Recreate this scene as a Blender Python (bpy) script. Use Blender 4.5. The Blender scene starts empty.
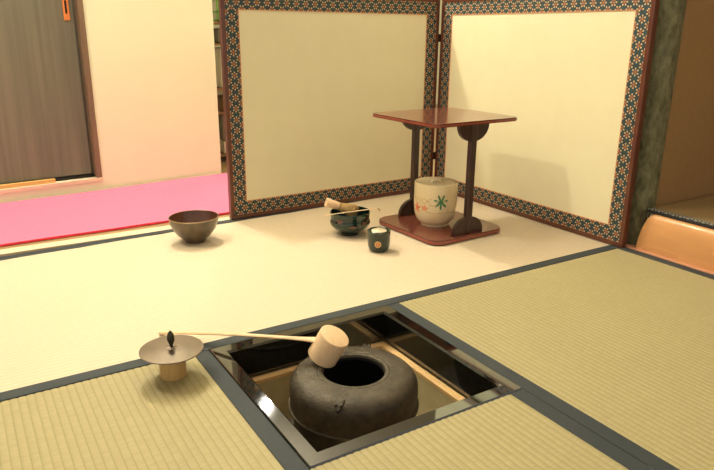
import bpy, bmesh, math, random
from mathutils import Vector, Matrix
random.seed(7)
PI = math.pi
S = bpy.context.scene
C = S.collection

# ------------------------------------------------------------ camera
cd = bpy.data.cameras.new('camera'); cam = bpy.data.objects.new('camera', cd); C.objects.link(cam)
r_ = Vector((0.85027, -0.52628, 0.00849)); u_ = Vector((0.15051, 0.25856, 0.95420)); f_ = Vector((0.50437, 0.81005, -0.29905))
M = Matrix((r_, u_, -f_)).transposed().to_4x4(); M.translation = (-0.5729, -0.9139, 0.5995)
cam.matrix_world = M
cd.sensor_width = 36; cd.lens = 646.93/714*36; cd.clip_start = .02
S.camera = cam
# ------------------------------------------------------------ light
w = bpy.data.worlds.new('world'); S.world = w; w.use_nodes = True
w.node_tree.nodes['Background'].inputs[0].default_value = (1.0, .935, .81, 1)
w.node_tree.nodes['Background'].inputs[1].default_value = .56
def lamp(name, loc, power, radius, col=(1, .945, .83)):
    l = bpy.data.lights.new(name, 'POINT'); l.energy = power; l.shadow_soft_size = radius; l.color = col
    o = bpy.data.objects.new(name, l); C.objects.link(o); o.location = loc; return o
lamp('corridor_lamp', (.05, 1.66, 2.05), 72, .05)
lamp('side_lamp', (-1.0, 1.05, 2.1), 48, .05)
lamp('room_lamp', (.60, -.05, 2.15), 12, .08)
lamp('back_room_lamp', (1.0, 2.79, 1.90), 32, .03)
S.view_settings.view_transform = 'Standard'
S.view_settings.look = 'None'
S.view_settings.exposure = 0.32
S.view_settings.gamma = 1
S.view_settings.use_curve_mapping = False

# ------------------------------------------------------------ node helper
class NT:
    def __init__(s, name):
        s.m = bpy.data.materials.new(name); s.m.use_nodes = True
        s.t = s.m.node_tree; s.b = s.t.nodes['Principled BSDF']
    def n(s, typ, **kw):
        x = s.t.nodes.new(typ)
        for k, v in kw.items(): setattr(x, k, v)
        return x
    def link(s, a, b): s.t.links.new(a, b)
    def math(s, op, a, b=None, c=None):
        x = s.n('ShaderNodeMath', operation=op)
        for i, v in enumerate((a, b, c)):
            if v is None: continue
            if isinstance(v, (int, float)): x.inputs[i].default_value = v
            else: s.link(v, x.inputs[i])
        return x.outputs[0]
    def mix(s, fac, a, b):
        x = s.n('ShaderNodeMix', data_type='RGBA')
        for i, v in ((0, fac), (6, a), (7, b)):
            if isinstance(v, (int, float)): x.inputs[i].default_value = v
            elif isinstance(v, tuple): x.inputs[i].default_value = (*v[:3], 1)
            else: s.link(v, x.inputs[i])
        return x.outputs[2]
    def coord(s, scale=(1, 1, 1), kind='Object', rot=(0, 0, 0)):
        tc = s.n('ShaderNodeTexCoord'); mp = s.n('ShaderNodeMapping')
        s.link(tc.outputs[kind], mp.inputs[0]); mp.inputs['Scale'].default_value = scale; mp.inputs['Rotation'].default_value = rot
        return mp.outputs[0]
    def noise(s, vec, scale, detail=3, rough=.5):
        x = s.n('ShaderNodeTexNoise'); x.inputs['Scale'].default_value = scale
        x.inputs['Detail'].default_value = detail; x.inputs['Roughness'].default_value = rough
        s.link(vec, x.inputs['Vector']); return x.outputs['Fac']
    def bump(s, h, strength, dist=.001):
        x = s.n('ShaderNodeBump'); x.inputs['Strength'].default_value = strength; x.inputs['Distance'].default_value = dist
        s.link(h, x.inputs['Height']); s.link(x.outputs[0], s.b.inputs['Normal'])
    def ramp(s, fac, a, b):
        x = s.n('ShaderNodeMapRange'); s.link(fac, x.inputs[0]); x.inputs[1].default_value = a; x.inputs[2].default_value = b
        return x.outputs[0]
    def set(s, col=None, rough=None, metal=None, spec=None, coat=None, **k):
        if col is not None:
            if isinstance(col, tuple): s.b.inputs['Base Color'].default_value = (*col, 1)
            else: s.link(col, s.b.inputs['Base Color'])
        if rough is not None: s.b.inputs['Roughness'].default_value = rough
        if metal is not None: s.b.inputs['Metallic'].default_value = metal
        if spec is not None: s.b.inputs['Specular IOR Level'].default_value = spec
        if coat is not None:
            s.b.inputs['Coat Weight'].default_value = coat; s.b.inputs['Coat Roughness'].default_value = .04
        return s.m

def m_simple(name, a, b=None, scale=30, rough=.6, stretch=(1, 1, 1), bump=0, bscale=None, dist=.001, rot=(0,0,0), **k):
    t = NT(name)
    v = t.coord(stretch, rot=rot)
    n = t.noise(v, scale, 4)
    if b is None: b = tuple(x*.88 for x in a)
    m = t.set(t.mix(t.ramp(n, .3, .7), a, b), rough, **k)
    if bump: t.bump(t.noise(v, bscale or scale*2, 4, .6), bump, dist)
    return m

def m_tatami(name, a, b, axis):          # axis: direction the ribs run
    t = NT(name)
    tc = t.n('ShaderNodeTexCoord').outputs['Object']
    sp = t.n('ShaderNodeSeparateXYZ'); t.link(tc, sp.inputs[0])
    along, across = (sp.outputs[1], sp.outputs[0]) if axis == 'y' else (sp.outputs[0], sp.outputs[1])
    rib = t.math('MULTIPLY', across, 1/.0128)
    cell = t.math('FLOOR', rib)
    # straws lie across the ribs, each a thin stripe; neighbouring ribs are shifted by half a straw
    shift = t.math('MULTIPLY', cell, .37)
    s1 = t.math('ADD', t.math('MULTIPLY', along, 1/.0034), shift)
    straw = t.math('FRACT', s1)
    ridge = t.math('SUBTRACT', 1, t.math('ABSOLUTE', t.math('SUBTRACT', t.math('MULTIPLY', straw, 2), 1)))
    cmb = t.n('ShaderNodeCombineXYZ'); t.link(t.math('FLOOR', s1), cmb.inputs[0]); t.link(t.math('MULTIPLY', cell, .12), cmb.inputs[1])
    wn = t.n('ShaderNodeTexWhiteNoise', noise_dimensions='2D'); t.link(cmb.outputs[0], wn.inputs['Vector'])
    big = t.noise(tc, 5, 3)
    fac = t.math('ADD', t.math('MULTIPLY', wn.outputs['Value'], .55), t.math('MULTIPLY', big, .45))
    fr = t.math('FRACT', rib)
    groove = t.math('LESS_THAN', t.math('MINIMUM', fr, t.math('SUBTRACT', 1, fr)), .09)   # binding thread between ribs
    col = t.mix(fac, a, b)
    thread = tuple(x*y for x, y in zip(b, (.80, .86, .70)))
    col = t.mix(t.math('MULTIPLY', groove, .75), col, thread)
    m = t.set(col, .62, spec=.28)
    t.bump(ridge, .35, .0006)
    return m

def m_cloth(name):                        # dark teal brocade with small six-petalled flowers; u along the panel, z up
    t = NT(name)
    tc = t.n('ShaderNodeTexCoord').outputs['UV']
    sp = t.n('ShaderNodeSeparateXYZ'); t.link(tc, sp.inputs[0])
    X, Z = sp.outputs[1], sp.outputs[0]          # X across the strip, Z along it, both in metres
    P = .0345; PX = .040
    def flower(ox, oz):
        fx = t.math('MULTIPLY', t.math('SUBTRACT', t.math('FRACT', t.math('ADD', t.math('MULTIPLY', X, 1/PX), ox)), .5), PX)
        fz = t.math('MULTIPLY', t.math('SUBTRACT', t.math('FRACT', t.math('ADD', t.math('MULTIPLY', Z, 1/P), oz)), .5), P)
        r = t.math('SQRT', t.math('ADD', t.math('MULTIPLY', fx, fx), t.math('MULTIPLY', fz, fz)))
        ang = t.math('ARCTAN2', fx, fz)
        a = t.math('SUBTRACT', t.math('FRACT', t.math('ADD', t.math('MULTIPLY', ang, 3/PI), 8.5)), .5)
        a = t.math('MULTIPLY', a, PI/3)
        px = t.math('MULTIPLY', r, t.math('COSINE', a)); py = t.math('MULTIPLY', r, t.math('SINE', a))
        dx = t.math('SUBTRACT', px, .0090)
        d = t.math('SQRT', t.math('ADD', t.math('MULTIPLY', dx, dx), t.math('MULTIPLY', py, py)))
        dot = t.math('LESS_THAN', d, .0024)
        dx2 = t.math('SUBTRACT', px, .0052)
        d2 = t.math('SQRT', t.math('ADD', t.math('MULTIPLY', dx2, dx2), t.math('MULTIPLY', py, py)))
        stem = t.math('LESS_THAN', d2, .0019)
        return dot, stem, t.math('LESS_THAN', r, .0026)
    d1, s1, c1 = flower(.5, .0); d2, s2, c2 = flower(0, .5)
    n = t.noise(tc, 90, 2)
    col = t.mix(t.ramp(n, .4, .6), (.010, .034, .042), (.015, .048, .054))
    col = t.mix(t.math('MAXIMUM', s1, s2), col, (.34, .12, .045))
    col = t.mix(t.math('MAXIMUM', d1, d2), col, (.63, .43, .22))
    col = t.mix(t.math('MAXIMUM', c1, c2), col, (.42, .15, .05))
    m = t.set(col, .55)
    t.bump(t.math('MAXIMUM', d1, d2), .3, .0005)
    return m

def m_wood(name, a, b, axis='x', scale=6, rough=.45, rings=18, **k):
    t = NT(name)
    st = {'x': (.12, 1, 1), 'y': (1, .12, 1), 'z': (1, 1, .12)}[axis]
    v = t.coord(st)
    n = t.noise(v, scale*6, 5, .6)
    n2 = t.noise(v, scale, 2)
    f = t.math('FRACT', t.math('MULTIPLY', n2, rings))
    f = t.math('ADD', t.math('MULTIPLY', f, .35), t.math('MULTIPLY', n, .65))
    return t.set(t.mix(t.ramp(f, .25, .8), a, b), rough, **k)

# ------------------------------------------------------------ materials
MT = {}
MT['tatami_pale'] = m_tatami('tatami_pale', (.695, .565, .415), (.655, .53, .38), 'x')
MT['tatami_green'] = m_tatami('tatami_green', (.415, .348, .188), (.355, .293, .148), 'y')
MT['border'] = m_simple('border_cloth', (.030, .038, .042), (.022, .028, .032), 400, .75, bump=.3, dist=.0005)
MT['plaster'] = m_simple('cream_plaster', (.85, .86, .60), (.83, .84, .585), 8, .85, bump=.25, bscale=300, dist=.0008)
MT['brown_wall'] = m_simple('brown_sand_wall', (.34, .195, .078), (.31, .18, .068), 60, .9, bump=.5, bscale=500, dist=.001)
MT['ceiling'] = m_wood('ceiling_boards', (.78, .72, .56), (.70, .64, .48), 'x', 5, .7)
MT['felt'] = m_simple('pink_felt', (.70, .185, .31), (.66, .165, .285), 120, .95, bump=.3, dist=.001)
MT['felt_edge'] = m_simple('red_felt_edge', (.62, .02, .03), None, 120, .95)
MT['trim_pale'] = m_wood('pale_sill_wood', (.80, .66, .46), (.74, .58, .38), 'x', 5, .5)
MT['trim_brown'] = m_wood('brown_jamb_wood', (.23, .15, .085), (.17, .105, .06), 'z', 5, .5)
MT['rail_wood'] = m_wood('yellow_rail_wood', (.70, .42, .13), (.62, .36, .10), 'x', 5, .5)
MT['dark'] = m_simple('pot_black_recess_shade', (.012, .010, .008), None, 30, .9)  # near-black for the pot and for shade painted in groove, slot and gap
MT['door'] = m_simple('door_striped_cloth', (.205, .190, .128), (.150, .140, .094), 55, .8, stretch=(1, 1, .03), bump=.3, dist=.0006)
MT['copper'] = m_simple('orange_copper', (.85, .27, .07), None, 60, .45, metal=.2)
MT['boards'] = m_wood('floor_boards', (.42, .27, .13), (.33, .20, .09), 'x', 4, .4)
MT['paper'] = m_simple('gold_cream_paper', (.78, .70, .47), (.755, .675, .445), 14, .5, spec=.35)
MT['cloth'] = m_cloth('flower_brocade')
MT['screen_wood'] = m_simple('red_brown_lacquer', (.125, .034, .016), (.088, .021, .010), 20, .32, coat=.4)
MT['piping'] = m_simple('orange_piping', (.60, .22, .08), None, 60, .6)
MT['hinge'] = m_simple('dark_hinge_metal', (.035, .015, .01), None, 60, .4, metal=.5)
MT['black_lacquer'] = m_simple('black_lacquer', (.006, .0065, .005), None, 20, .03, spec=.9, coat=1.0)
MT['rim_wood'] = m_wood('pale_pit_rim_wood', (.80, .52, .24), (.72, .46, .20), 'x', 6, .5)
MT['clay'] = m_simple('pit_clay', (.66, .54, .30), (.58, .47, .25), 40, .95, bump=.4)
MT['ash'] = m_simple('grey_ash', (.32, .30, .26), (.25, .23, .20), 60, 1, bump=.7, bscale=90, dist=.004)
t = NT('cast_iron'); v = t.coord()
n = t.noise(v, 45, 4, .6); g = t.noise(v, 330, 3, .7)
t.set(t.mix(t.ramp(n, .3, .7), (.080, .060, .036), (.038, .029, .018)), .52, metal=.35, spec=.5)
t.bump(t.math('ADD', t.math('MULTIPLY', n, 1.2), t.math('MULTIPLY', g, .5)), .95, .0022)
MT['iron'] = t.m
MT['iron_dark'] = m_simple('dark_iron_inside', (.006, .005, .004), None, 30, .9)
MT['bamboo'] = m_wood('pale_bamboo', (.80, .56, .33), (.72, .49, .27), 'x', 10, .5)
MT['bamboo_cup'] = m_wood('bamboo_cup_skin', (.80, .56, .34), (.73, .50, .285), 'z', 10, .45)
MT['bamboo_tan'] = m_wood('tan_bamboo', (.58, .38, .15), (.50, .31, .115), 'z', 10, .45)
MT['bronze'] = m_simple('worn_bronze', (.235, .185, .145), (.18, .142, .11), 14, .30, metal=.95)
MT['knob'] = m_simple('dark_green_bronze', (.030, .036, .020), (.05, .045, .022), 200, .4, metal=.3, bump=.6, dist=.001)
MT['red_lacquer'] = m_simple('red_brown_table_lacquer', (.165, .043, .027), (.125, .032, .020), 9, .20, coat=.45)
MT['dark_lacquer'] = m_simple('dark_brown_lacquer', (.036, .012, .007), (.026, .009, .006), 9, .32, coat=.2)
MT['edge_lacquer'] = m_simple('bright_red_edge', (.27, .052, .026), None, 9, .3, coat=.4)
MT['bowl_out'] = m_simple('brown_glaze', (.120, .075, .036), (.060, .042, .022), 45, .28, coat=.5, bump=.15, dist=.001)
MT['bowl_in'] = m_simple('red_brown_glaze_inside', (.130, .045, .020), (.085, .03, .014), 30, .35, coat=.4)
MT['rim_gold'] = m_simple('worn_gold_rim', (.30, .19, .09), None, 60, .3, metal=.3)
MT['cream_glaze'] = m_simple('cream_glaze', (.80, .66, .40), (.76, .61, .36), 22, .22, coat=.6)
MT['leaf_green'] = m_simple('painted_green_leaf', (.05, .20, .075), None, 50, .35)
MT['leaf_red'] = m_simple('painted_red_leaf', (.72, .14, .05), None, 50, .35)
MT['leaf_pink'] = m_simple('painted_pink_flower', (.78, .30, .14), None, 50, .35)
MT['paint_line'] = m_simple('painted_ochre_line', (.62, .40, .17), None, 50, .35)
t = NT('dark_green_glaze'); v = t.coord(); n = t.noise(v, 26, 4, .6)
t.set(t.mix(t.ramp(n, .42, .62), (.006, .016, .009), (.008, .036, .020)), .14, coat=.5); MT['green_glaze'] = t.m
MT['brown_patch'] = m_simple('red_brown_glaze_patch', (.13, .040, .018), (.08, .025, .01), 60, .2, coat=.8)
MT['gold_paint'] = m_simple('gold_crest_paint', (.70, .45, .18), None, 90, .4)
MT['crest_red'] = m_simple('red_crest_paint', (.55, .09, .03), None, 90, .4)
MT['ivory'] = m_simple('lid_reflection', (.82, .66, .45), None, 40, .25, coat=.5)  # pale reflection on the dark caddy lid, painted as its colour
t = NT('mossy_bark'); v = t.coord((1, 1, .45)); n = t.noise(v, 55, 5, .7); n2 = t.noise(v, 9, 3)
c = t.mix(t.ramp(n, .35, .7), (.085, .078, .036), (.25, .23, .12)); c = t.mix(t.ramp(n2, .55, .75), c, (.24, .24, .15))
t.set(c, .8); t.bump(n, .6, .004); MT['bark'] = t.m
t = NT('orange_log_wood'); tc = t.n('ShaderNodeTexCoord').outputs['Object']
mp = t.n('ShaderNodeMapping'); t.link(tc, mp.inputs[0]); mp.inputs['Scale'].default_value = (1, .22, 1)
n = t.noise(mp.outputs[0], 14, 2); f = t.math('FRACT', t.math('MULTIPLY', n, 5)); f2 = t.noise(mp.outputs[0], 120, 4)
c = t.mix(t.math('ADD', t.math('MULTIPLY', f, .6), t.math('MULTIPLY', f2, .4)), (.70, .35, .14), (.58, .27, .10)); t.set(c, .38, coat=.25); MT['log'] = t.m
MT['pink_trim'] = m_wood('pink_edge_wood', (.60, .28, .16), (.52, .23, .13), 'y', 5, .5)
MT['toko_mat'] = m_simple('brown_mat_straw', (.26, .17, .065), (.22, .145, .055), 40, .7, stretch=(1, .1, 1), bump=.3)
t = NT('patterned_mat_border'); tc = t.n('ShaderNodeTexCoord').outputs['Object']
sp = t.n('ShaderNodeSeparateXYZ'); t.link(tc, sp.inputs[0])
fy = t.math('FRACT', t.math('MULTIPLY', sp.outputs[1], 1/.022)); fx = t.math('FRACT', t.math('MULTIPLY', sp.outputs[0], 1/.022))
ax = t.math('ABSOLUTE', t.math('SUBTRACT', fx, .5)); ay = t.math('ABSOLUTE', t.math('SUBTRACT', fy, .5))
dd = t.math('SQRT', t.math('ADD', t.math('MULTIPLY', ax, ax), t.math('MULTIPLY', ay, ay)))
ring = t.math('GREATER_THAN', t.math('SINE', t.math('MULTIPLY', dd, 22)), .1)
t.set(t.mix(ring, (.03, .03, .028), (.34, .31, .24)), .7); MT['toko_border'] = t.m
MT['white'] = m_simple('white_panel', (.80, .74, .62), None, 30, .6)
MT['green_plastic'] = m_simple('green_plastic', (.20, .48, .10), None, 30, .4)
MT['grey_plastic'] = m_simple('grey_plastic', (.20, .17, .13), None, 30, .5)
MT['brown_wood'] = m_wood('brown_box_wood', (.30, .17, .07), (.22, .12, .05), 'x', 5, .5)
MT['lamp_metal'] = m_simple('white_enamel', (.8, .78, .72), None, 30, .4)

# ------------------------------------------------------------ mesh helpers
def obj(name, bm, mat, parent=None, smooth=False, loc=None, bevel=0):
    me = bpy.data.meshes.new(name)
    bmesh.ops.recalc_face_normals(bm, faces=bm.faces)
    if smooth:
        for f in bm.faces: f.smooth = True
        for e in bm.edges:
            if len(e.link_faces) == 2 and e.calc_face_angle(0) > math.radians(38): e.smooth = False
    bm.to_mesh(me); bm.free()
    ml = mat if isinstance(mat, list) else [mat]
    for m in ml: me.materials.append(MT[m])
    o = bpy.data.objects.new(name, me); C.objects.link(o)
    if parent: o.parent = parent
    if loc: o.location = loc
    return o
def tag(o, label, cat, group=None, kind=None):
    if label: o['label'] = label
    if cat: o['category'] = cat
    if group: o['group'] = group
    if kind: o['kind'] = kind
    return o
def thing(name, loc, label, cat, group=None, rz=0):
    o = bpy.data.objects.new(name, None); C.objects.link(o); o.location = loc; o.rotation_euler.z = rz
    o.empty_display_size = .05
    return tag(o, label, cat, group)
def structure(o): o['kind'] = 'structure'; return o
def add_box(bm, x0, x1, y0, y1, z0, z1, bevel=0, seg=2, mi=0):
    vs = [bm.verts.new(p) for p in ((x0,y0,z0),(x1,y0,z0),(x1,y1,z0),(x0,y1,z0),(x0,y0,z1),(x1,y0,z1),(x1,y1,z1),(x0,y1,z1))]
    fs = [bm.faces.new([vs[i] for i in q]) for q in ((0,3,2,1),(4,5,6,7),(0,1,5,4),(1,2,6,5),(2,3,7,6),(3,0,4,7))]
    for f in fs: f.material_index = mi
    if bevel:
        es = list({e for f in fs for e in f.edges})
        bmesh.ops.bevel(bm, geom=es, offset=bevel, segments=seg, profile=.5, affect='EDGES')
    return bm
def box(*a, **k): return add_box(bmesh.new(), *a, **k)
def add_prism(bm, pts, z0, z1, bevel=0, seg=2):
    a = [bm.verts.new((x, y, z0)) for x, y in pts]; b = [bm.verts.new((x, y, z1)) for x, y in pts]
    fs = [bm.faces.new(a[::-1]), bm.faces.new(b)]
    n = len(pts)
    for i in range(n): fs.append(bm.faces.new((a[i], a[(i+1) % n], b[(i+1) % n], b[i])))
    if bevel:
        es = list(fs[0].edges) + list(fs[1].edges)
        bmesh.ops.bevel(bm, geom=es, offset=bevel, segments=seg, profile=.5, affect='EDGES')
    return bm
def lathe(prof, seg=64, mats=None, wob=None, bm=None, xf=None):
    """prof: list of (r, z); closed at the axis where r == 0; wob(angle, z) -> radius factor"""
    bm = bm or bmesh.new(); rings = []
    for r, z in prof:
        if r <= 1e-6: rings.append([bm.verts.new((0, 0, z))])
        else:
            rg = []
            for i in range(seg):
                a = 2*PI*i/seg; k = wob(a, z) if wob else 1
                rg.append(bm.verts.new((r*k*math.cos(a), r*k*math.sin(a), z)))
            rings.append(rg)
    for j in range(len(rings)-1):
        A, B = rings[j], rings[j+1]
        for i in range(seg):
            k = (i+1) % seg
            if len(A) == 1 and len(B) == 1: continue
            if len(A) == 1: f = bm.faces.new((A[0], B[i], B[k]))
            elif len(B) == 1: f = bm.faces.new((A[i], B[0], A[k]))
            else: f = bm.faces.new((A[i], B[i], B[k], A[k]))
            if mats: f.material_index = mats[j]
    if xf: bmesh.ops.transform(bm, matrix=xf, verts=bm.verts)
    return bm
def smooth_curve(pts, n=8):
    """Catmull-Rom through the points"""
    P = [Vector(p) for p in pts]; out = []
    for i in range(len(P)-1):
        a = P[max(i-1, 0)]; b = P[i]; c = P[i+1]; d = P[min(i+2, len(P)-1)]
        for k in range(n):
            t = k/n
            out.append(.5*((2*b)+(c-a)*t+(2*a-5*b+4*c-d)*t*t+(3*b-a-3*c+d)*t**3))
    out.append(P[-1]); return out
def tube(path, radii, seg=12, flat=1.0, up=Vector((0, 0, 1)), bm=None):
    bm = bm or bmesh.new(); rings = []
    P = [Vector(p) for p in path]
    for i, p in enumerate(P):
        d = (P[min(i+1, len(P)-1)] - P[max(i-1, 0)]).normalized()
        s = d.cross(up)
        if s.length < 1e-3: s = d.cross(Vector((1, 0, 0)))
        s.normalize(); v = s.cross(d).normalized()
        r = radii[i] if isinstance(radii, (list, tuple)) else radii
        rings.append([bm.verts.new(p + s*r*math.cos(2*PI*k/seg) + v*r*flat*math.sin(2*PI*k/seg)) for k in range(seg)])
    for A, B in zip(rings, rings[1:]):
        for k in range(seg): bm.faces.new((A[k], A[(k+1) % seg], B[(k+1) % seg], B[k]))
    bm.faces.new(rings[0][::-1]); bm.faces.new(rings[-1]); return bm
def axis_matrix(origin, zdir, xhint=Vector((1, 0, 0))):
    z = Vector(zdir).normalized(); y = z.cross(xhint).normalized(); x = y.cross(z)
    m = Matrix((x, y, z)).transposed().to_4x4(); m.translation = origin; return m

# ------------------------------------------------------------ setting
def ring_slab(bm, o, i, z0, z1):         # a slab with a square hole; o, i = (x0, x1, y0, y1)
    X = [o[0], i[0], i[1], o[1]]; Y = [o[2], i[2], i[3], o[3]]
    for a in range(3):
        for b in range(3):
            if a == 1 and b == 1: continue
            add_box(bm, X[a], X[a+1], Y[b], Y[b+1], z0, z1)
    bmesh.ops.remove_doubles(bm, verts=bm.verts, dist=1e-5); return bm
structure(obj('floor', ring_slab(bmesh.new(), (-2.6, 3.2, -2.6, 6.2), (-.216, .216, -.216, .216), -.10, -.045), 'boards'))
structure(obj('ceiling', box(-2.6, 3.2, -2.6, 6.2, 2.42, 2.5), 'ceiling'))
# corridor boards and threshold behind the mats
structure(obj('trim_1', box(-1.35, 1.12, 1.062, 1.108, -.045, -.001, bevel=.001), 'trim_pale'))
structure(obj('trim_2', box(-2.6, 3.2, 1.108, 6.2, -.045, -.002), 'boards'))
# closet wall, turned a little against the mats
th = math.radians(6.7)
def wallobj(name, bm, mat, parent=None):
    o = obj(name, bm, mat, parent)
    if parent is None: o.location = (-.474, 1.672, 0); o.rotation_euler.z = th; structure(o)
    return o
bm = bmesh.new()
add_box(bm, -2.2, .363, 0, .11, 0, .038); add_box(bm, .363, .876, 0, .11, 0, 2.42)
add_box(bm, -2.2, .363, 0, .11, 1.80, 2.42); add_box(bm, -2.2, -1.30, 0, .11, .038, 1.80)
add_box(bm, .766, .876, .11, .60, 0, 2.42)
wallobj('wall_back', bm, 'plaster')
wallobj('trim_3', box(-1.31, .366, -.006, .10, .038, .052, bevel=.001), 'trim_pale')          # sill
wallobj('trim_4', box(.345, .365, -.006, .10, .052, 1.80, bevel=.002), 'trim_brown')         # right jamb
wallobj('trim_5', box(-1.32, -1.30, -.006, .10, .052, 1.80, bevel=.002), 'trim_brown')
wallobj('trim_6', box(-1.31, .366, -.006, .10, 1.79, 1.82, bevel=.002), 'trim_brown')
wallobj('trim_7', box(-1.29, .196, .002, .018, .052, .066, bevel=.001), 'rail_wood')         # pale rail in front of the groove
door = wallobj('door_1', box(-.60, .336, .026, .052, .066, 1.785, bevel=.002), 'door')
door2 = wallobj('door_2', box(-1.29, -.56, .060, .086, .066, 1.785, bevel=.002), 'door')
wallobj('groove_shade_bar', box(-1.29, .345, .020, .10, .0525, .060), 'dark').name = 'groove_shade'  # solid dark bar painting the shade of the open groove
bm = bmesh.new()                                                                              # finger pull: plate with an open slot
for q in ((.3015, .3080, .632, .740), (.3155, .3220, .632, .740), (.3080, .3155, .632, .655), (.3080, .3155, .700, .740)):
    add_box(bm, q[0], q[1], .0225, .027, q[2], q[3])
h = obj('door_handle', bm, 'copper', door); h['label'] = 'orange rectangular finger pull'
obj('slot', box(.3078, .3157, .0250, .0262, .654, .701), 'dark', h)  # dark sheet colours in the shade inside the pull
structure(obj('wall_right', box(1.150, 1.20, .285, 1.14, -.045, 2.42), 'plaster'))
structure(obj('trim_13', box(1.138, 1.1495, .290, 1.14, .90, .935, bevel=.002), 'trim_brown'))  # unseen rail added for the crossed reflection in the lacquer frame
structure(obj('trim_14', box(1.134, 1.1495, .70, .735, -.0005, 2.42, bevel=.002), 'trim_brown'))  # unseen upright, added for that reflection too
structure(obj('wall_alcove_side', box(1.15, 2.15, .200, .285, -.045, 2.42), 'brown_wall'))
structure(obj('wall_alcove_back', box(2.09, 2.15, -1.6, .200, -.045, 2.42), 'brown_wall'))
structure(obj('wall_far', box(-2.6, 3.2, 6.0, 6.1, -.045, 2.42), 'plaster'))
structure(obj('wall_far_right', box(3.1, 3.2, .285, 6.0, -.045, 2.42), 'plaster'))
structure(obj('trim_12', box(1.059, 1.150, .2005, 1.061, -.045, -.001), 'pink_trim'))
structure(obj('trim_9', box(1.061, 1.0745, -1.6, .200, -.045, .004, bevel=.001), 'pink_trim'))

# ------------------------------------------------------------ tatami mats
def tatami(x0, x1, y0, y1, axis, mat, borders, label, hole=None, skew=0, pos='tatami_mat'):
    """ribbed straw top as real scallops; borders = list of sides carrying a cloth strip"""
    bw = .031
    root = thing('tatami_mat', ((x0+x1)/2, (y0+y1)/2, -.045), label, 'tatami mat', 'tatami mats')
    cx, cy = (x0+x1)/2, (y0+y1)/2
    sx0, sx1, sy0, sy1 = x0, x1, y0, y1
    if 'l' in borders: sx0 += bw
    if 'r' in borders: sx1 -= bw
    if 'f' in borders: sy0 += bw
    if 'b' in borders: sy1 -= bw
    P = .0128; sub = 6
    def top_y(x): return sy1 + skew*(x + .18)     # slightly slanted rear edge
    bm = bmesh.new()
    a0, a1 = (sx0, sx1) if axis == 'y' else (sy0, sy1 + (.06 if skew else 0))
    k0 = math.floor(a0/P); steps = []
    v = a0; steps.append(v)
    i = math.floor(a0/(P/sub)) + 1
    while i*(P/sub) < a1 - 1e-6:
        if i*(P/sub) > a0 + 1e-6: steps.append(i*(P/sub))
        i += 1
    steps.append(a1)
    prev = None
    for s in steps:
        f = (s/P) % 1.0
        z = .045 - .0011*(1 - abs(math.sin(PI*f))**.6)
        if axis == 'y': q = ((s-cx, sy0-cy, z), (s-cx, sy1-cy, z))
        else: q = ((sx0-cx, s-cy, z), (sx1-cx, s-cy, z))
        cur = [bm.verts.new(p) for p in q]
        if prev: bm.faces.new((prev[0], cur[0], cur[1], prev[1]))
        prev = cur
    if skew:                                     # clip the far edge along the slanted line
        n = Vector((-skew, 1, 0)).normalized(); co = Vector((0, top_y(cx)-cy, 0))
        bmesh.ops.bisect_plane(bm, geom=bm.verts[:]+bm.edges[:]+bm.faces[:], plane_co=co, plane_no=n, clear_outer=True)
    for f in bm.faces: f.smooth = True
    # texture space is the mat's own origin: shift so rib lines agree with the shader
    me = bpy.data.meshes.new('straw_cover'); bm.normal_update(); 
    off = Vector((cx - math.floor(cx/P)*P, cy - math.floor(cy/P)*P, 0))
    bmesh.ops.translate(bm, vec=off, verts=bm.verts)
    for f in bm.faces:
        if f.normal.z < 0: f.normal_flip()
    bm.to_mesh(me); bm.free(); me.materials.append(MT[mat])
    o = bpy.data.objects.new('straw_cover', me); C.objects.link(o); o.parent = root; o.location = -off
    # straw core below
    if skew:
        pts = [(sx0-cx, sy0-cy), (sx1-cx, sy0-cy), (sx1-cx, top_y(sx1)-cy), (sx0-cx, top_y(sx0)-cy)]
    else: pts = [(sx0-cx, sy0-cy), (sx1-cx, sy0-cy), (sx1-cx, sy1-cy), (sx0-cx, sy1-cy)]
    obj('straw_core', add_prism(bmesh.new(), pts, .001, .0425), mat, root)
    def strip(pts): obj('cloth_border', add_prism(bmesh.new(), pts, .001, .0462, bevel=.0012), 'border', root)
    g = .0006
    if 'l' in borders: strip([(x0-cx+g, y0-cy), (x0+bw-cx, y0-cy), (x0+bw-cx, y1-cy), (x0-cx+g, y1-cy)])
    if 'r' in borders: strip([(x1-bw-cx, y0-cy), (x1-cx-g, y0-cy), (x1-cx-g, y1-cy), (x1-bw-cx, y1-cy)])
    if 'f' in borders: strip([(x0-cx, y0-cy+g), (x1-cx, y0-cy+g), (x1-cx, y0+bw-cy), (x0-cx, y0+bw-cy)])
    if 'b' in borders: strip([(x0-cx, top_y(x0)-cy), (x1-cx, top_y(x1)-cy), (x1-cx, top_y(x1)+bw-cy), (x0-cx, top_y(x0)+bw-cy)])
    return root
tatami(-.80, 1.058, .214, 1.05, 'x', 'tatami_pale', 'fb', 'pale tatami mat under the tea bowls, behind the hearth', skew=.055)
tatami(-1.08, -.2125, -1.5, .213, 'y', 'tatami_green', 'r', 'tatami mat left of the hearth, under the lid on its bamboo rest')
tatami(-.2120, .2125, -1.1, -.2125, 'y', 'tatami_green', 'r', 'small tatami mat in front of the hearth, in the bottom middle')
tatami(.2130, 1.060, -1.5, .213, 'y', 'tatami_green', 'lr', 'greenish tatami mat right of the hearth, beside the orange alcove log')

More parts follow.
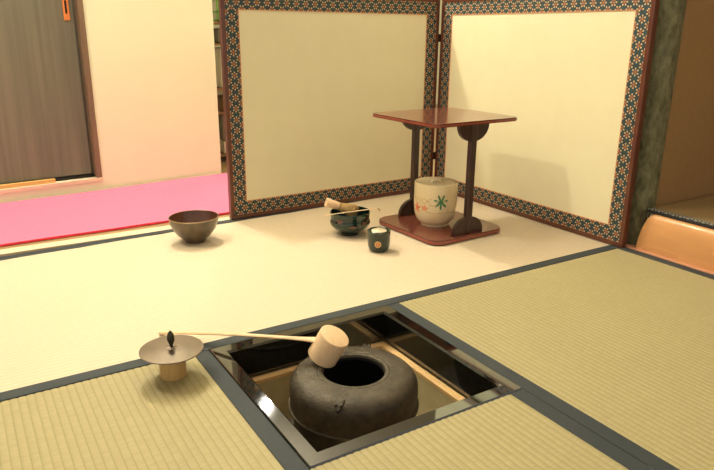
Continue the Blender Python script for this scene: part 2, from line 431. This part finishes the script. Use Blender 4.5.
# ------------------------------------------------------------ pink felt runner
bm = bmesh.new()
fr = [(-1.6+.1*i, 1.119 + .022*(1 if i > 15 else i/15) + .0015*math.sin(i*1.7)) for i in range(27)]
th_t = math.tan(th)
bk = [(x, 1.668 + (x+.474)*th_t - .012 + .004*math.sin(x*9)) for x, _ in fr]
bk = [(x, min(y, 1.80)) for x, y in bk]
vt = [bm.verts.new((x, y, .006)) for x, y in fr]; vb = [bm.verts.new((x, y, .006)) for x, y in bk]
lt = [bm.verts.new((x, y-.003, .0)) for x, y in fr]; lb = [bm.verts.new((x, y, .0)) for x, y in bk]
for i in range(len(fr)-1):
    bm.faces.new((vt[i], vt[i+1], vb[i+1], vb[i])); f = bm.faces.new((lt[i], lt[i+1], vt[i+1], vt[i])); f.material_index = 1
    bm.faces.new((vb[i], vb[i+1], lb[i+1], lb[i])); bm.faces.new((lb[i], lb[i+1], lt[i+1], lt[i]))
bm.faces.new((vt[0], vb[0], lb[0], lt[0])); bm.faces.new((vt[-1], lt[-1], lb[-1], vb[-1]))
tag(obj('felt_runner', bm, ['felt', 'felt_edge']), 'bright pink felt runner along the foot of the cream wall', 'carpet')

# ------------------------------------------------------------ things in the room behind the wall's end
o = thing('storage_shelf', (.462, 2.03, 0), 'wooden storage shelf seen in the gap beside the folding screen', 'shelf')
for z in (.035, .236, .345, .545, .64): obj('shelf_board', box(0, .34, 0, .28, z-.010, z, bevel=.001), 'brown_wood', o)
for x in (.0, .325):
    for y in (0, .265): obj('shelf_post', box(x, x+.015, y, y+.015, 0, .80, bevel=.001), 'grey_plastic', o)
tag(obj('storage_box', box(.51, .62, 2.04, 2.25, .1, .225, bevel=.004), 'grey_plastic'), 'grey box on the storage shelf beside the screen', 'box')
obj('box_base', box(.0, .10, .0, .2, -.060, -.003, bevel=.002), 'white', bpy.data.objects['storage_box']).location = (.515, 2.045, .098)
b = thing('black_pot', (.66, 2.12, .036), 'black pot with a white rim at the bottom of the storage shelf', 'pot')
obj('pot_body', lathe([(0, 0), (.022, 0), (.034, .02), (.035, .045), (.030, .045), (.028, .02), (0, .008)]), 'dark', b, True)
obj('rim', lathe([(.030, .045), (.036, .045), (.036, .051), (.030, .051), (.030, .045)]), 'white', b, True)
tag(obj('wooden_box', box(.52, .60, 2.04, 2.20, .237, .300, bevel=.003), 'brown_wood'), 'small brown wooden box on the storage shelf', 'box')
tag(obj('white_carton', box(.518, .60, 2.04, 2.20, .346, .525, bevel=.003), 'white'), 'tall white carton on the storage shelf', 'box')
tag(obj('grey_machine', box(.515, .62, 2.05, 2.22, .546, .612, bevel=.01), 'grey_plastic'), 'dark grey appliance on the storage shelf', 'appliance')
gp = thing('green_crate', (.513, 2.04, .641), 'pale crate with green edges, topmost on the storage shelf', 'crate')
obj('side_wall', box(.006, .144, .006, .194, .004, .094), 'white', gp)
bm = bmesh.new()
for z in (0, .038, .092):
    add_box(bm, 0, .15, 0, .2, z, z+.008)
for x in (0, .142): add_box(bm, x, x+.008, 0, .008, 0, .10)
obj('edging', bm, 'green_plastic', gp)

# ------------------------------------------------------------ folding screen
H = .719
root = thing('folding_screen', (1.028, 1.085, 0), 'two-panel folding screen of cream paper with flowered cloth borders', 'folding screen')
def panel(p0, p1, name='panel'):
    p0 = Vector(p0); p1 = Vector(p1); L = (p1-p0).length
    ang = math.atan2(p1.y-p0.y, p1.x-p0.x)
    T = .018; fw = .0135; bwid = .0435; hh = H
    loc = (p0.x-1.028, p0.y-1.085, 0)
    pa = obj('panel', box(fw, L-fw, .004, T-.004, fw, hh-fw), 'paper', root); pa.location = loc; pa.rotation_euler.z = ang
    # border cloth ring, slightly raised on both faces
    def ring(z0, y0, y1, o, w):
        b = bmesh.new(); x0, x1, z0_, z1_ = o
        for q in ((x0, x1, z0_, z0_+w), (x0, x1, z1_-w, z1_), (x0, x0+w, z0_+w, z1_-w), (x1-w, x1, z0_+w, z1_-w)):
            add_box(b, q[0], q[1], y0, y1, q[2], q[3])
        return b
    cb_ = ring(0, .0025, T-.0025, (fw, L-fw, fw, hh-fw), bwid)
    uv = cb_.loops.layers.uv.new('weave'); m_ = fw+bwid/2
    for f in cb_.faces:
        c_ = f.calc_center_median()
        for l in f.loops:
            p = l.vert.co
            if c_.z < fw+bwid: l[uv].uv = (p.x, p.z-m_)
            elif c_.z > hh-fw-bwid: l[uv].uv = (p.x, p.z-(hh-m_))
            elif c_.x < L/2: l[uv].uv = (p.z, p.x-m_)
            else: l[uv].uv = (p.z, p.x-(L-m_))
    obj('cloth_border', cb_, 'cloth', pa)
    i = fw+bwid
    obj('piping', ring(0, .0018, T-.0018, (i-.0005, L-i+.0005, i-.0005, hh-i+.0005), .0016), 'piping', pa)
    b = bmesh.new()
    for q in ((0, L, 0, fw), (0, L, hh-fw, hh), (0, fw, fw, hh-fw), (L-fw, L, fw, hh-fw)):
        add_box(b, q[0], q[1], -.001, T+.001, q[2], q[3], bevel=.0015)
    obj('wooden_frame', b, 'screen_wood', pa)
    return pa
panel((.163, 1.055, 0), (1.020, 1.079, 0))
panel((1.0290, 1.078, 0), (1.0400, .205, 0))
for z in (.135, .58):
    obj('hinge', box(-.011, .014, -.010, .006, z-.014, z+.014, bevel=.002), 'hinge', root)

# ------------------------------------------------------------ alcove: post, log, mat
po = obj('alcove_post', lathe([(.0505, -.045), (.0510, .3), (.052, .9), (.053, 1.6), (.051, 2.42)], 48, wob=lambda a, z: 1+.02*math.sin(3*a+z*2)+.012*math.sin(7*a-z*5)), 'bark', None, True)
po.location = (1.140, .243, 0)
tag(po, 'rough grey-green alcove post right behind the folding screen', 'post')
bm = bmesh.new(); rings = []
prof = [(0, -.045), (0, .05), (.001, .085), (.005, .102), (.012, .112), (.022, .1145), (.14, .1145), (.14, -.045)]
prof = [(1.075, -.040), (1.0752, .045), (1.0758, .080), (1.079, .100), (1.085, .109), (1.094, .112), (1.16, .112), (1.16, -.040)]
for y, s in ((.1925, .80), (.187, .90), (.180, .965), (.168, 1), (-.3, 1), (-.8, 1), (-1.5, 1)):
    rings.append([bm.verts.new((1.16+(x-1.16)*(1 if s == 1 else .75+.25*s), y-(.20*max(z, 0)*(y > 0)), (z*s if z > 0 else z))) for x, z in prof])
for A, B in zip(rings, rings[1:]):
    for k in range(len(prof)): bm.faces.new((A[k], A[(k+1) % len(prof)], B[(k+1) % len(prof)], B[k]))
bm.faces.new(rings[0]); bm.faces.new(rings[-1][::-1])
lg = obj('alcove_sill_log', bm, 'log', None, True)
tag(lg, 'smooth orange wooden log forming the front sill of the alcove', 'log')
am = thing('alcove_mat', (1.60, -.65, .045), 'brown straw mat with patterned border on the raised alcove floor', 'mat')
obj('straw_top', box(-.485, .485, -.84, .84, 0, .070), 'toko_mat', am)
obj('patterned_border', box(-.487, -.467, -.84, .84, .0, .0715, bevel=.001), 'toko_border', am)
structure(obj('gap_shade', box(1.088, 1.113, -1.5, .184, .1122, .1135), 'dark'))  # dark strip painting the shaded gap between log and mat
structure(obj('trim_11', box(1.161, 2.09, -1.5, .199, -.045, .0495), 'brown_wood'))
for n_ in ('floor_alcove',): bpy.data.objects['trim_11'].name = n_

# ------------------------------------------------------------ hearth
hf = thing('lacquer_hearth_surround', (0, 0, 0), 'square glossy black lacquer frame around the sunken hearth', 'hearth frame')
a, b = .2118, .1825; zt, zb = .0025, -.063; cc = .003
def bar(rot):
    bm = bmesh.new()
    sec = [(a, zb), (a, zt-cc), (a-cc*.6, zt), (b+cc*1.3, zt), (b, zt-cc*1.3), (b, zb)]       # y, z of the cross section
    L = [bm.verts.new((-y, y, z)) for y, z in sec]; R = [bm.verts.new((y, y, z)) for y, z in sec]
    n = len(sec)
    for i in range(n): bm.faces.new((L[i], L[(i+1) % n], R[(i+1) % n], R[i]))
    bm.faces.new(L[::-1]); bm.faces.new(R)
    bmesh.ops.transform(bm, matrix=Matrix.Rotation(rot, 4, 'Z'), verts=bm.verts)
    return bm
for k in range(4): obj('frame_bar', bar(k*PI/2), 'black_lacquer', hf)
hp = thing('hearth_pit', (0, 0, -.32), 'sunken clay hearth pit with a pale wooden ledge, around the kettle', 'hearth')
bm = bmesh.new()
ring_slab(bm, (-.1835, .1835, -.1835, .1835), (-.167, .167, -.167, .167), .2425, .2505)
obj('wooden_ledge', bm, 'rim_wood', hp)['label'] = 'pale wooden ledge'
bm = bmesh.new(); ring_slab(bm, (-.21, .21, -.21, .21), (-.169, .169, -.169, .169), .0, .2420)
obj('clay_wall', bm, 'clay', hp)
bm = bmesh.new(); N = 20; g = [[bm.verts.new((-.169+.338*i/N, -.169+.338*j/N, .125+.014*(max(abs(i-N/2), abs(j-N/2))/(N/2))**2+.0015*math.sin(i*2.3+j*1.1))) for j in range(N+1)] for i in range(N+1)]
for i in range(N):
    for j in range(N): bm.faces.new((g[i][j], g[i+1][j], g[i+1][j+1], g[i][j+1]))
tag(obj('ash_bed', bm, 'ash', hp, True), None, None)
obj('pit_bottom', box(-.161, .161, -.161, .161, 0, .01), 'clay', hp)
tv = thing('iron_trivet', (-.014, -.010, -.1895), 'iron trivet in the ash under the kettle', 'trivet')
bm = tube([(.075*math.cos(t_), .075*math.sin(t_), .018) for t_ in [2*PI*k/40 for k in range(41)]], .004, 8); obj('ring', bm, 'iron', tv, True)
for k in range(3):
    an = k*2*PI/3+.5
    obj('prong', tube([(.075*math.cos(an), .075*math.sin(an), -.004), (.075*math.cos(an), .075*math.sin(an), .018), (.070*math.cos(an), .070*math.sin(an), .030)], .0045, 8), 'iron', tv, True)

# ------------------------------------------------------------ kettle
KC = Vector((-.014, -.010, -.161))
kt = thing('iron_kettle', KC, 'round open rough iron kettle sitting in the sunken hearth', 'kettle')
outer = [(0, .002), (.05, .0), (.085, .006), (.100, .020), (.109, .044), (.1125, .060), (.1140, .088), (.1155, .0980), (.1215, .0995), (.1215, .1020), (.1182, .1035), (.1190, .120), (.1188, .138), (.1155, .1510), (.107, .1605), (.094, .1655), (.080, .1672), (.070, .1680), (.0675, .1672), (.065, .1682), (.0600, .1680), (.0578, .1665), (.0563, .163)]
sm = smooth_curve([(r, z, 0) for r, z in outer], 3); outer_s = [(max(p.x, 0), p.y) for p in sm]; outer_s[0] = (0, outer[0][1])
kb = obj('kettle_body', lathe(outer_s, 96, wob=lambda a, z: 1+.004*math.sin(3*a+1)+.003*math.sin(5*a+z*30)), 'iron', kt, True)
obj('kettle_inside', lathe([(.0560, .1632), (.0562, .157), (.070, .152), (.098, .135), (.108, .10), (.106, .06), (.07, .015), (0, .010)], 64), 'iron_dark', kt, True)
for an in (-PI*.75, PI*.25):                        # ring lugs on the shoulder
    bm = bmesh.new()
    c_, s_ = math.cos(an), math.sin(an)
    # a horned nub with a hole under it, pressed against the shoulder
    add_prism(bm, [(-.010, -.0075), (.004, -.0055), (.0105, 0), (.004, .0055), (-.010, .0075)], -.004, .0075, bevel=.0018)
    for sy in (-1, 1): tube([(0, sy*.0030, .005), (.001, sy*.0045, .0085), (.0005, sy*.0052, .0108)], [.0034, .0028, .0012], 8, bm=bm)
    bmesh.ops.transform(bm, matrix=Matrix.Translation((.1075, 0, .1535)) @ Matrix.Rotation(math.radians(32), 4, 'Y') @ Matrix.Scale(1.12, 4), verts=bm.verts)
    bmesh.ops.transform(bm, matrix=Matrix.Rotation(an, 4, 'Z'), verts=bm.verts)
    obj('ring_lug', bm, 'iron', kt, True)

# ------------------------------------------------------------ ladle
cb = Vector((-.047, .052, .0135)); ax = Vector((.29, -.38, .88)).normalized()
ld = thing('bamboo_ladle', cb, 'long-handled pale bamboo ladle lying cup-down on the kettle rim', 'ladle')
cup_prof = [(.0280, 0), (.0293, .001), (.0293, .054), (.0287, .0555), (.0275, .0560), (0, .0560)]
xf = axis_matrix(Vector((0, 0, 0)), ax)
bm = lathe(cup_prof, 48, xf=xf)
bmi = lathe([(.0280, 0), (.0275, .001), (.0275, .052), (0, .052)], 48, xf=xf, bm=None)
tmp = bpy.data.meshes.new('t'); bmi.to_mesh(tmp); bmi.free(); bm.from_mesh(tmp); bpy.data.meshes.remove(tmp)
obj('cup', bm, 'bamboo_cup', ld, True)
jn = cb + ax*.041 + Vector((-.69, .60, 0)).normalized()*.026
end = Vector((-.276, .330, .0045))
pts = [jn*(1-t_) + end*t_ + Vector((0, 0, .004*math.sin(PI*t_))) for t_ in [k/14 for k in range(15)]]
rad = [.0095, .0068, .0056, .0052] + [.0050]*10 + [.0056]
obj('handle', tube([p-cb for p in pts], rad, 10, flat=.55), 'bamboo', ld, True)

# ------------------------------------------------------------ lid on its bamboo rest
LR = Vector((-.3005, .153, 0))
fo = thing('lid_rest', LR, 'short bamboo cylinder stand under the bronze kettle lid', 'lid rest')
obj('bamboo_ring', lathe([(.0190, 0), (.0232, 0), (.0237, .002), (.0237, .0475), (.0232, .049), (.0190, .049), (.0188, .0475), (.0188, .001), (.0190, 0)], 48), 'bamboo_tan', fo, True)
obj('node', lathe([(0, .030), (.0187, .030), (.0187, .033), (0, .033)], 32), 'bamboo_tan', fo, True)
kl = thing('kettle_lid', LR+Vector((.000, -.002, .0495)), 'flat round bronze lid with a dark bud-shaped knob, on a bamboo rest', 'lid')
R_ = .0565
obj('lid_disc', lathe([(0, .0), (.045, .0), (.0475, .0005), (R_-.001, .0022), (R_, .0032), (R_-.0005, .0045), (.048, .0047), (.03, .0058), (.012, .0068), (0, .007)], 72), 'bronze', kl, True)
kn = obj('knob', lathe([(0, .006), (.0032, .007), (.0028, .011), (.0030, .013), (.0062, .021), (.0068, .026), (.0056, .032), (.0028, .038), (0, .041)], 24, wob=lambda a, z: 1+(.10*math.sin(6*a+z*260) if .013 < z < .038 else 0)), 'knob', kl, True)
kn['label'] = 'dark green bud-shaped knob'
bm = lathe([(0, .0072), (.0060, .0068), (.0085, .0062), (.0085, .0074), (.0045, .0098), (0, .0100)], 48, wob=lambda a, z: 1+.16*math.cos(6*a))
obj('knob_base', bm, 'bronze', kl, True)

# ------------------------------------------------------------ brown tea bowl
b1 = thing('tea_bowl', (-.011, .908, 0), 'brown glazed tea bowl standing empty near the pink felt runner', 'bowl')
wobb = lambda a, z: 1+.006*math.sin(2*a+.5)+.004*math.sin(5*a)
P1 = [(0, .003), (.022, .003), (.0235, 0), (.0275, 0), (.028, .006), (.034, .009), (.049, .022), (.0605, .038), (.0675, .055), (.0700, .0685)]
obj('outer_wall', lathe(P1, 72, wob=wobb), 'bowl_out', b1, True)
obj('rim', lathe([(.0700, .0684), (.0700, .0702), (.0686, .0707), (.0676, .0698)], 72, wob=wobb), 'rim_gold', b1, True)
obj('inner_wall', lathe([(.0676, .0699), (.065, .055), (.058, .039), (.046, .024), (.030, .012), (0, .009)], 72, wob=wobb), 'bowl_in', b1, True)

# ------------------------------------------------------------ green tea bowl, whisk, scoop
b2c = Vector((.428, .748, 0))
b2 = thing('tea_bowl', b2c, 'dark green glazed tea bowl holding a bamboo whisk', 'bowl')
P2 = [(0, .003), (.020, .003), (.0225, 0), (.028, 0), (.029, .007), (.038, .012), (.052, .020), (.0615, .029), (.0640, .036), (.0620, .043), (.0605, .049), (.0620, .058), (.0632, .0635), (.0620, .0660), (.0600, .0650), (.058, .050), (.058, .038), (.052, .026), (.032, .014), (0, .011)]
obj('bowl_body', lathe(P2, 72, wob=lambda a, z: 1+.014*math.sin(2*a+1)+.008*math.sin(5*a)), 'green_glaze', b2, True)
def patch(rfun, a0, z0, rx, rz, bm=None, n=20, off=.0006, shape=None):
    """a painted shape hugging a round wall: centre angle a0, height z0"""
    bm = bm or bmesh.new(); c = None; ring = []
    for k in range(n):
        q = 2*PI*k/n; s = shape(q) if shape else 1
        da = rx*s*math.cos(q)/rfun(z0); z = z0+rz*s*math.sin(q); r = rfun(z)+off
        ring.append(bm.verts.new((r*math.cos(a0+da), r*math.sin(a0+da), z)))
    c = bm.verts.new(((rfun(z0)+off)*math.cos(a0), (rfun(z0)+off)*math.sin(a0), z0))
    for k in range(n): bm.faces.new((c, ring[k], ring[(k+1) % n]))
    return bm
def interp(P):
    def f(z):
        for (r0, z0), (r1, z1) in zip(P, P[1:]):
            if z0 <= z <= z1 and z1 > z0: return r0+(r1-r0)*(z-z0)/(z1-z0)
        return P[-1][0]
    return f
camdir = math.atan2(-.9139-.748, -.5729-.428)
rf2 = interp([(.029, .007), (.038, .012), (.052, .020), (.0615, .029), (.0640, .036), (.0620, .043), (.0605, .049), (.0620, .058), (.0632, .0635)])
bm = bmesh.new()
patch(rf2, camdir-.55, .047, .012, .005, bm, off=.0012, shape=lambda q: 1+.25*math.sin(3*q))
patch(rf2, camdir+.10, .034, .010, .004, bm, off=.0012, shape=lambda q: 1+.25*math.sin(2*q+1))
patch(rf2, camdir+.75, .042, .010, .004, bm, off=.0012, shape=lambda q: 1+.25*math.sin(3*q+2))
obj('glaze_patch', bm, 'brown_patch', b2)['label'] = 'red-brown glaze patches'
# whisk
A = Vector((.3600, .770, .1040)); B = Vector((.462, .736, .0620))
d = (B-A).normalized()
wk = thing('tea_whisk', A, 'pale bamboo tea whisk lying in the dark green bowl', 'whisk')
xf = axis_matrix(Vector((0, 0, 0)), d)
obj('grip', lathe([(0, .003), (.0095, .003), (.0105, 0), (.0135, 0), (.0140, .002), (.0128, .020), (.0125, .036), (.0115, .041), (0, .041)], 40, xf=xf), 'bamboo_cup', wk, True)
bm = bmesh.new()
for k in range(46):
    q = 2*PI*k/46; c_, s_ = math.cos(q), math.sin(q)
    pth = [(.0112*c_, .0112*s_, .040), (.0128*c_, .0128*s_, .055), (.0185*c_, .0185*s_, .075), (.0205*c_, .0205*s_, .092), (.0180*c_, .0180*s_, .101)]
    tube(pth, [.0011, .0010, .0009, .0007, .0005], 5, bm=bm, up=Vector((c_, s_, .01)))
bmesh.ops.transform(bm, matrix=xf, verts=bm.verts)
obj('tines', bm, 'bamboo_tan', wk, True)['kind'] = 'stuff'
bm = lathe([(.0108, .043), (.0125, .0435), (.0128, .046), (.0112, .0475)], 30, xf=xf)
obj('thread_binding', bm, 'knob', wk, True)
# scoop across the rim
pA = Vector((.333, .734, .0738)); pB = Vector((.503, .708, .0790))
sc = thing('tea_scoop', pA, 'thin pale bamboo tea scoop laid across the rim of the green bowl', 'scoop')
pts = [Vector((0, 0, 0)).lerp(pB-pA, k/12) for k in range(13)]
e = pts[-1]; dr = (pB-pA).normalized()
pts += [e+dr*.006+Vector((0, 0, -.001)), e+dr*.010+Vector((0, 0, -.005)), e+dr*.0115+Vector((0, 0, -.010))]
obj('scoop_stick', tube(pts[:-3], [.0026]*12+[.0032], 8, flat=.45), 'bamboo', sc, True)
obj('scoop_tip', tube(pts[-4:], [.0032, .0040, .0042, .0030], 8, flat=.35), 'bamboo_tan', sc, True)['label'] = 'curled brown tip'

# ------------------------------------------------------------ tea caddy
cy = thing('tea_caddy', (.4185, .565, 0), 'small dark green tea caddy with a gold crest and dark lid painted in its pale reflection', 'tea caddy')
P3 = [(0, .002), (.018, .001), (.021, 0), (.0255, .004), (.0285, .014), (.0295, .028), (.0293, .044), (.0300, .052), (.0285, .0535)]
obj('caddy_body', lathe(P3+[(.0265, .0545), (.0245, .053), (.024, .050), (0, .050)], 56), 'green_glaze', cy, True)
obj('lid', lathe([(0, .058), (.004, .058), (.0045, .0565), (.006, .0545), (.0185, .0538), (.0200, .0525), (.0200, .0505), (0, .0505)], 48), 'ivory', cy, True)  # disc colour carries the pale reflection of a dark lid
cdir = math.atan2(-.9139-.565, -.5729-.4185)
rf3 = interp(P3[3:8])
obj('crest', patch(rf3, cdir-.08, .0240, .0085, .0085, off=.0005, n=28), 'gold_paint', cy)['label'] = 'round gold and red crest'
bm = bmesh.new()
for k in range(5):
    q = k*2*PI/5+PI/2
    patch(rf3, cdir-.08+.0042*math.cos(q)/.0295, .0240+.0042*math.sin(q), .0020, .0020, bm, n=12, off=.0010)
obj('crest_petals', bm, 'crest_red', cy)

# ------------------------------------------------------------ red lacquer stand
TX, TY = .7065, .645
tb = thing('lacquer_stand', (TX, TY, 0), 'two-pillar red-brown lacquer tea stand with square top and base', 'stand', rz=math.radians(2.2))
def rounded(hx, hy, r, n=6):
    out = []
    for cx_, cy_, q0 in ((hx-r, hy-r, 0), (-hx+r, hy-r, PI/2), (-hx+r, -hy+r, PI), (hx-r, -hy+r, 1.5*PI)):
        for k in range(n+1): out.append((cx_+r*math.cos(q0+PI/2*k/n), cy_+r*math.sin(q0+PI/2*k/n)))
    return out
obj('base_board', add_prism(bmesh.new(), rounded(.143, .152, .036), .003, .0170, bevel=.002), 'red_lacquer', tb)
bt = obj('top_board', add_prism(bmesh.new(), rounded(.165, .157, .022), .3495, .3605, bevel=.002), 'red_lacquer', tb)
obj('edge_band', add_prism(bmesh.new(), rounded(.1658, .1578, .0228), .3515, .3570), 'edge_lacquer', bt)['label'] = 'bright red edge'
bb = bpy.data.objects['base_board']
obj('edge_band', add_prism(bmesh.new(), rounded(.1438, .1528, .0368), .0045, .0125), 'edge_lacquer', bb)['label'] = 'bright red edge'
def half_disc(y, z, up, R=.059, T=.012):
    bm = bmesh.new(); n = 20; F = []; K = []
    prof = [(R, 0)]
    for k in range(1, n):
        q = PI*k/n; prof.append((R*math.cos(q), R*.88*math.sin(q)**.9))
    prof.append((-R, 0))
    for x, h_ in prof:
        zz = z+h_*up
        F.append(bm.verts.new((x, y-T/2, zz))); K.append(bm.verts.new((x, y+T/2, zz)))
    bm.faces.new(F); bm.faces.new(K[::-1]); m = len(F)
    for k in range(m): bm.faces.new((F[k], K[k], K[(k+1) % m], F[(k+1) % m]))
    return bm
for y in (-.131, .131):
    pl = obj('pillar', box(-.0105, .0105, y-.0100, y+.0100, .0172, .3493, bevel=.0035), 'dark_lacquer', tb)
    obj('bracket', half_disc(y, .0172, 1), 'dark_lacquer', pl)
    obj('bracket', half_disc(y, .3493, -1), 'dark_lacquer', pl)

# ------------------------------------------------------------ cream water jar on the stand's base
WX, WY = .697, .655
wj = thing('water_jar', (WX, WY, .0172), 'cream ceramic water jar painted with maple leaves, inside the lacquer stand', 'jar')
P4 = [(0, .004), (.036, .004), (.038, 0), (.043, 0), (.0435, .005), (.050, .010), (.0585, .020), (.0635, .036), (.0660, .060), (.0665, .090), (.0665, .122), (.0660, .128)]
obj('jar_body', lathe(P4+[(.0640, .1295), (.0620, .128), (.0612, .118), (0, .118)], 72), 'cream_glaze', wj, True)
ll = obj('lid', lathe([(.0608, .1185), (.0608, .1230), (.058, .1250), (.045, .1240), (.02, .1235), (0, .1238)], 64), 'cream_glaze', wj, True)
bm = tube([(-.016, 0, .124), (-.012, 0, .131), (0, 0, .135), (.012, 0, .131), (.016, 0, .124)], [.005, .0055, .006, .0055, .005], 10, flat=.7, up=Vector((0, 1, 0)))
bmesh.ops.transform(bm, matrix=Matrix.Rotation(-.3, 4, 'Z'), verts=bm.verts)
obj('knob', bm, 'cream_glaze', ll, True)
rf4 = interp(P4[3:])
wd = math.atan2(-.9139-WY, -.5729-WX)
def star(n, lo, rot=0, sharp=1.6):
    return lambda q: lo+(1-lo)*abs(math.cos(n*(q-rot)/2))**sharp
lf = obj('painted_leaf', patch(rf4, wd+.26, .081, .0220, .0235, n=98, shape=star(7, .24, .2, 1.8)), 'leaf_green', wj); lf['label'] = 'green painted maple leaf'
lf = obj('painted_leaf', patch(rf4, wd-.97, .058, .015, .016, n=70, shape=star(5, .30, .2, 1.4)), 'leaf_red', wj); lf['label'] = 'red painted maple leaf'
lf = obj('painted_leaf', patch(rf4, wd-.50, .060, .0125, .010, n=70, shape=star(5, .5, .2)), 'leaf_pink', wj); lf['label'] = 'orange painted flower'
lf = obj('painted_leaf', patch(rf4, wd+1.25, .068, .010, .010, n=70, shape=star(5, .3, .2)), 'leaf_pink', wj); lf['label'] = 'orange painted leaf at the right edge'
bm = bmesh.new()
def band(z, a0, a1, amp, ph):
    pts = []
    for k in range(25):
        q = a0+(a1-a0)*k/24; r = rf4(z)+.0002; pts.append((r*math.cos(q), r*math.sin(q), z+amp*math.sin(ph+k*.9)))
    tube(pts, .0009, 5, bm=bm)
band(.086, wd-1.3, wd-.15, .0035, 0); band(.078, wd-1.3, wd-.2, .0035, 1.5); band(.048, wd-.4, wd+1.2, .0010, 0); band(.070, wd-.3, wd+.1, .002, 0)
obj('painted_line', bm, 'paint_line', wj, True)
for o_, k_ in ((b1, 1.035), (b2, .985), (cy, 1.11), (wj, 1.025)): o_.scale = (k_, k_, k_)
wj.location.x -= .003; wj.location.y -= .004
cy.location.y -= .004
wj.scale.z = 1.065
b2.scale.z = 1.12; b2.location.y -= .008
cy.scale.z = 1.15
root_screen = bpy.data.objects['folding_screen']; root_screen.location.z = .0015
wj.location.y -= .005; wj.location.x -= .004
b1.scale.z = 1.09; b1.location.y -= .006
for o_ in (b2, wk, sc): o_.location.y -= .007; o_.location.x -= .001
cy.location.y -= .008; cy.location.x -= .004
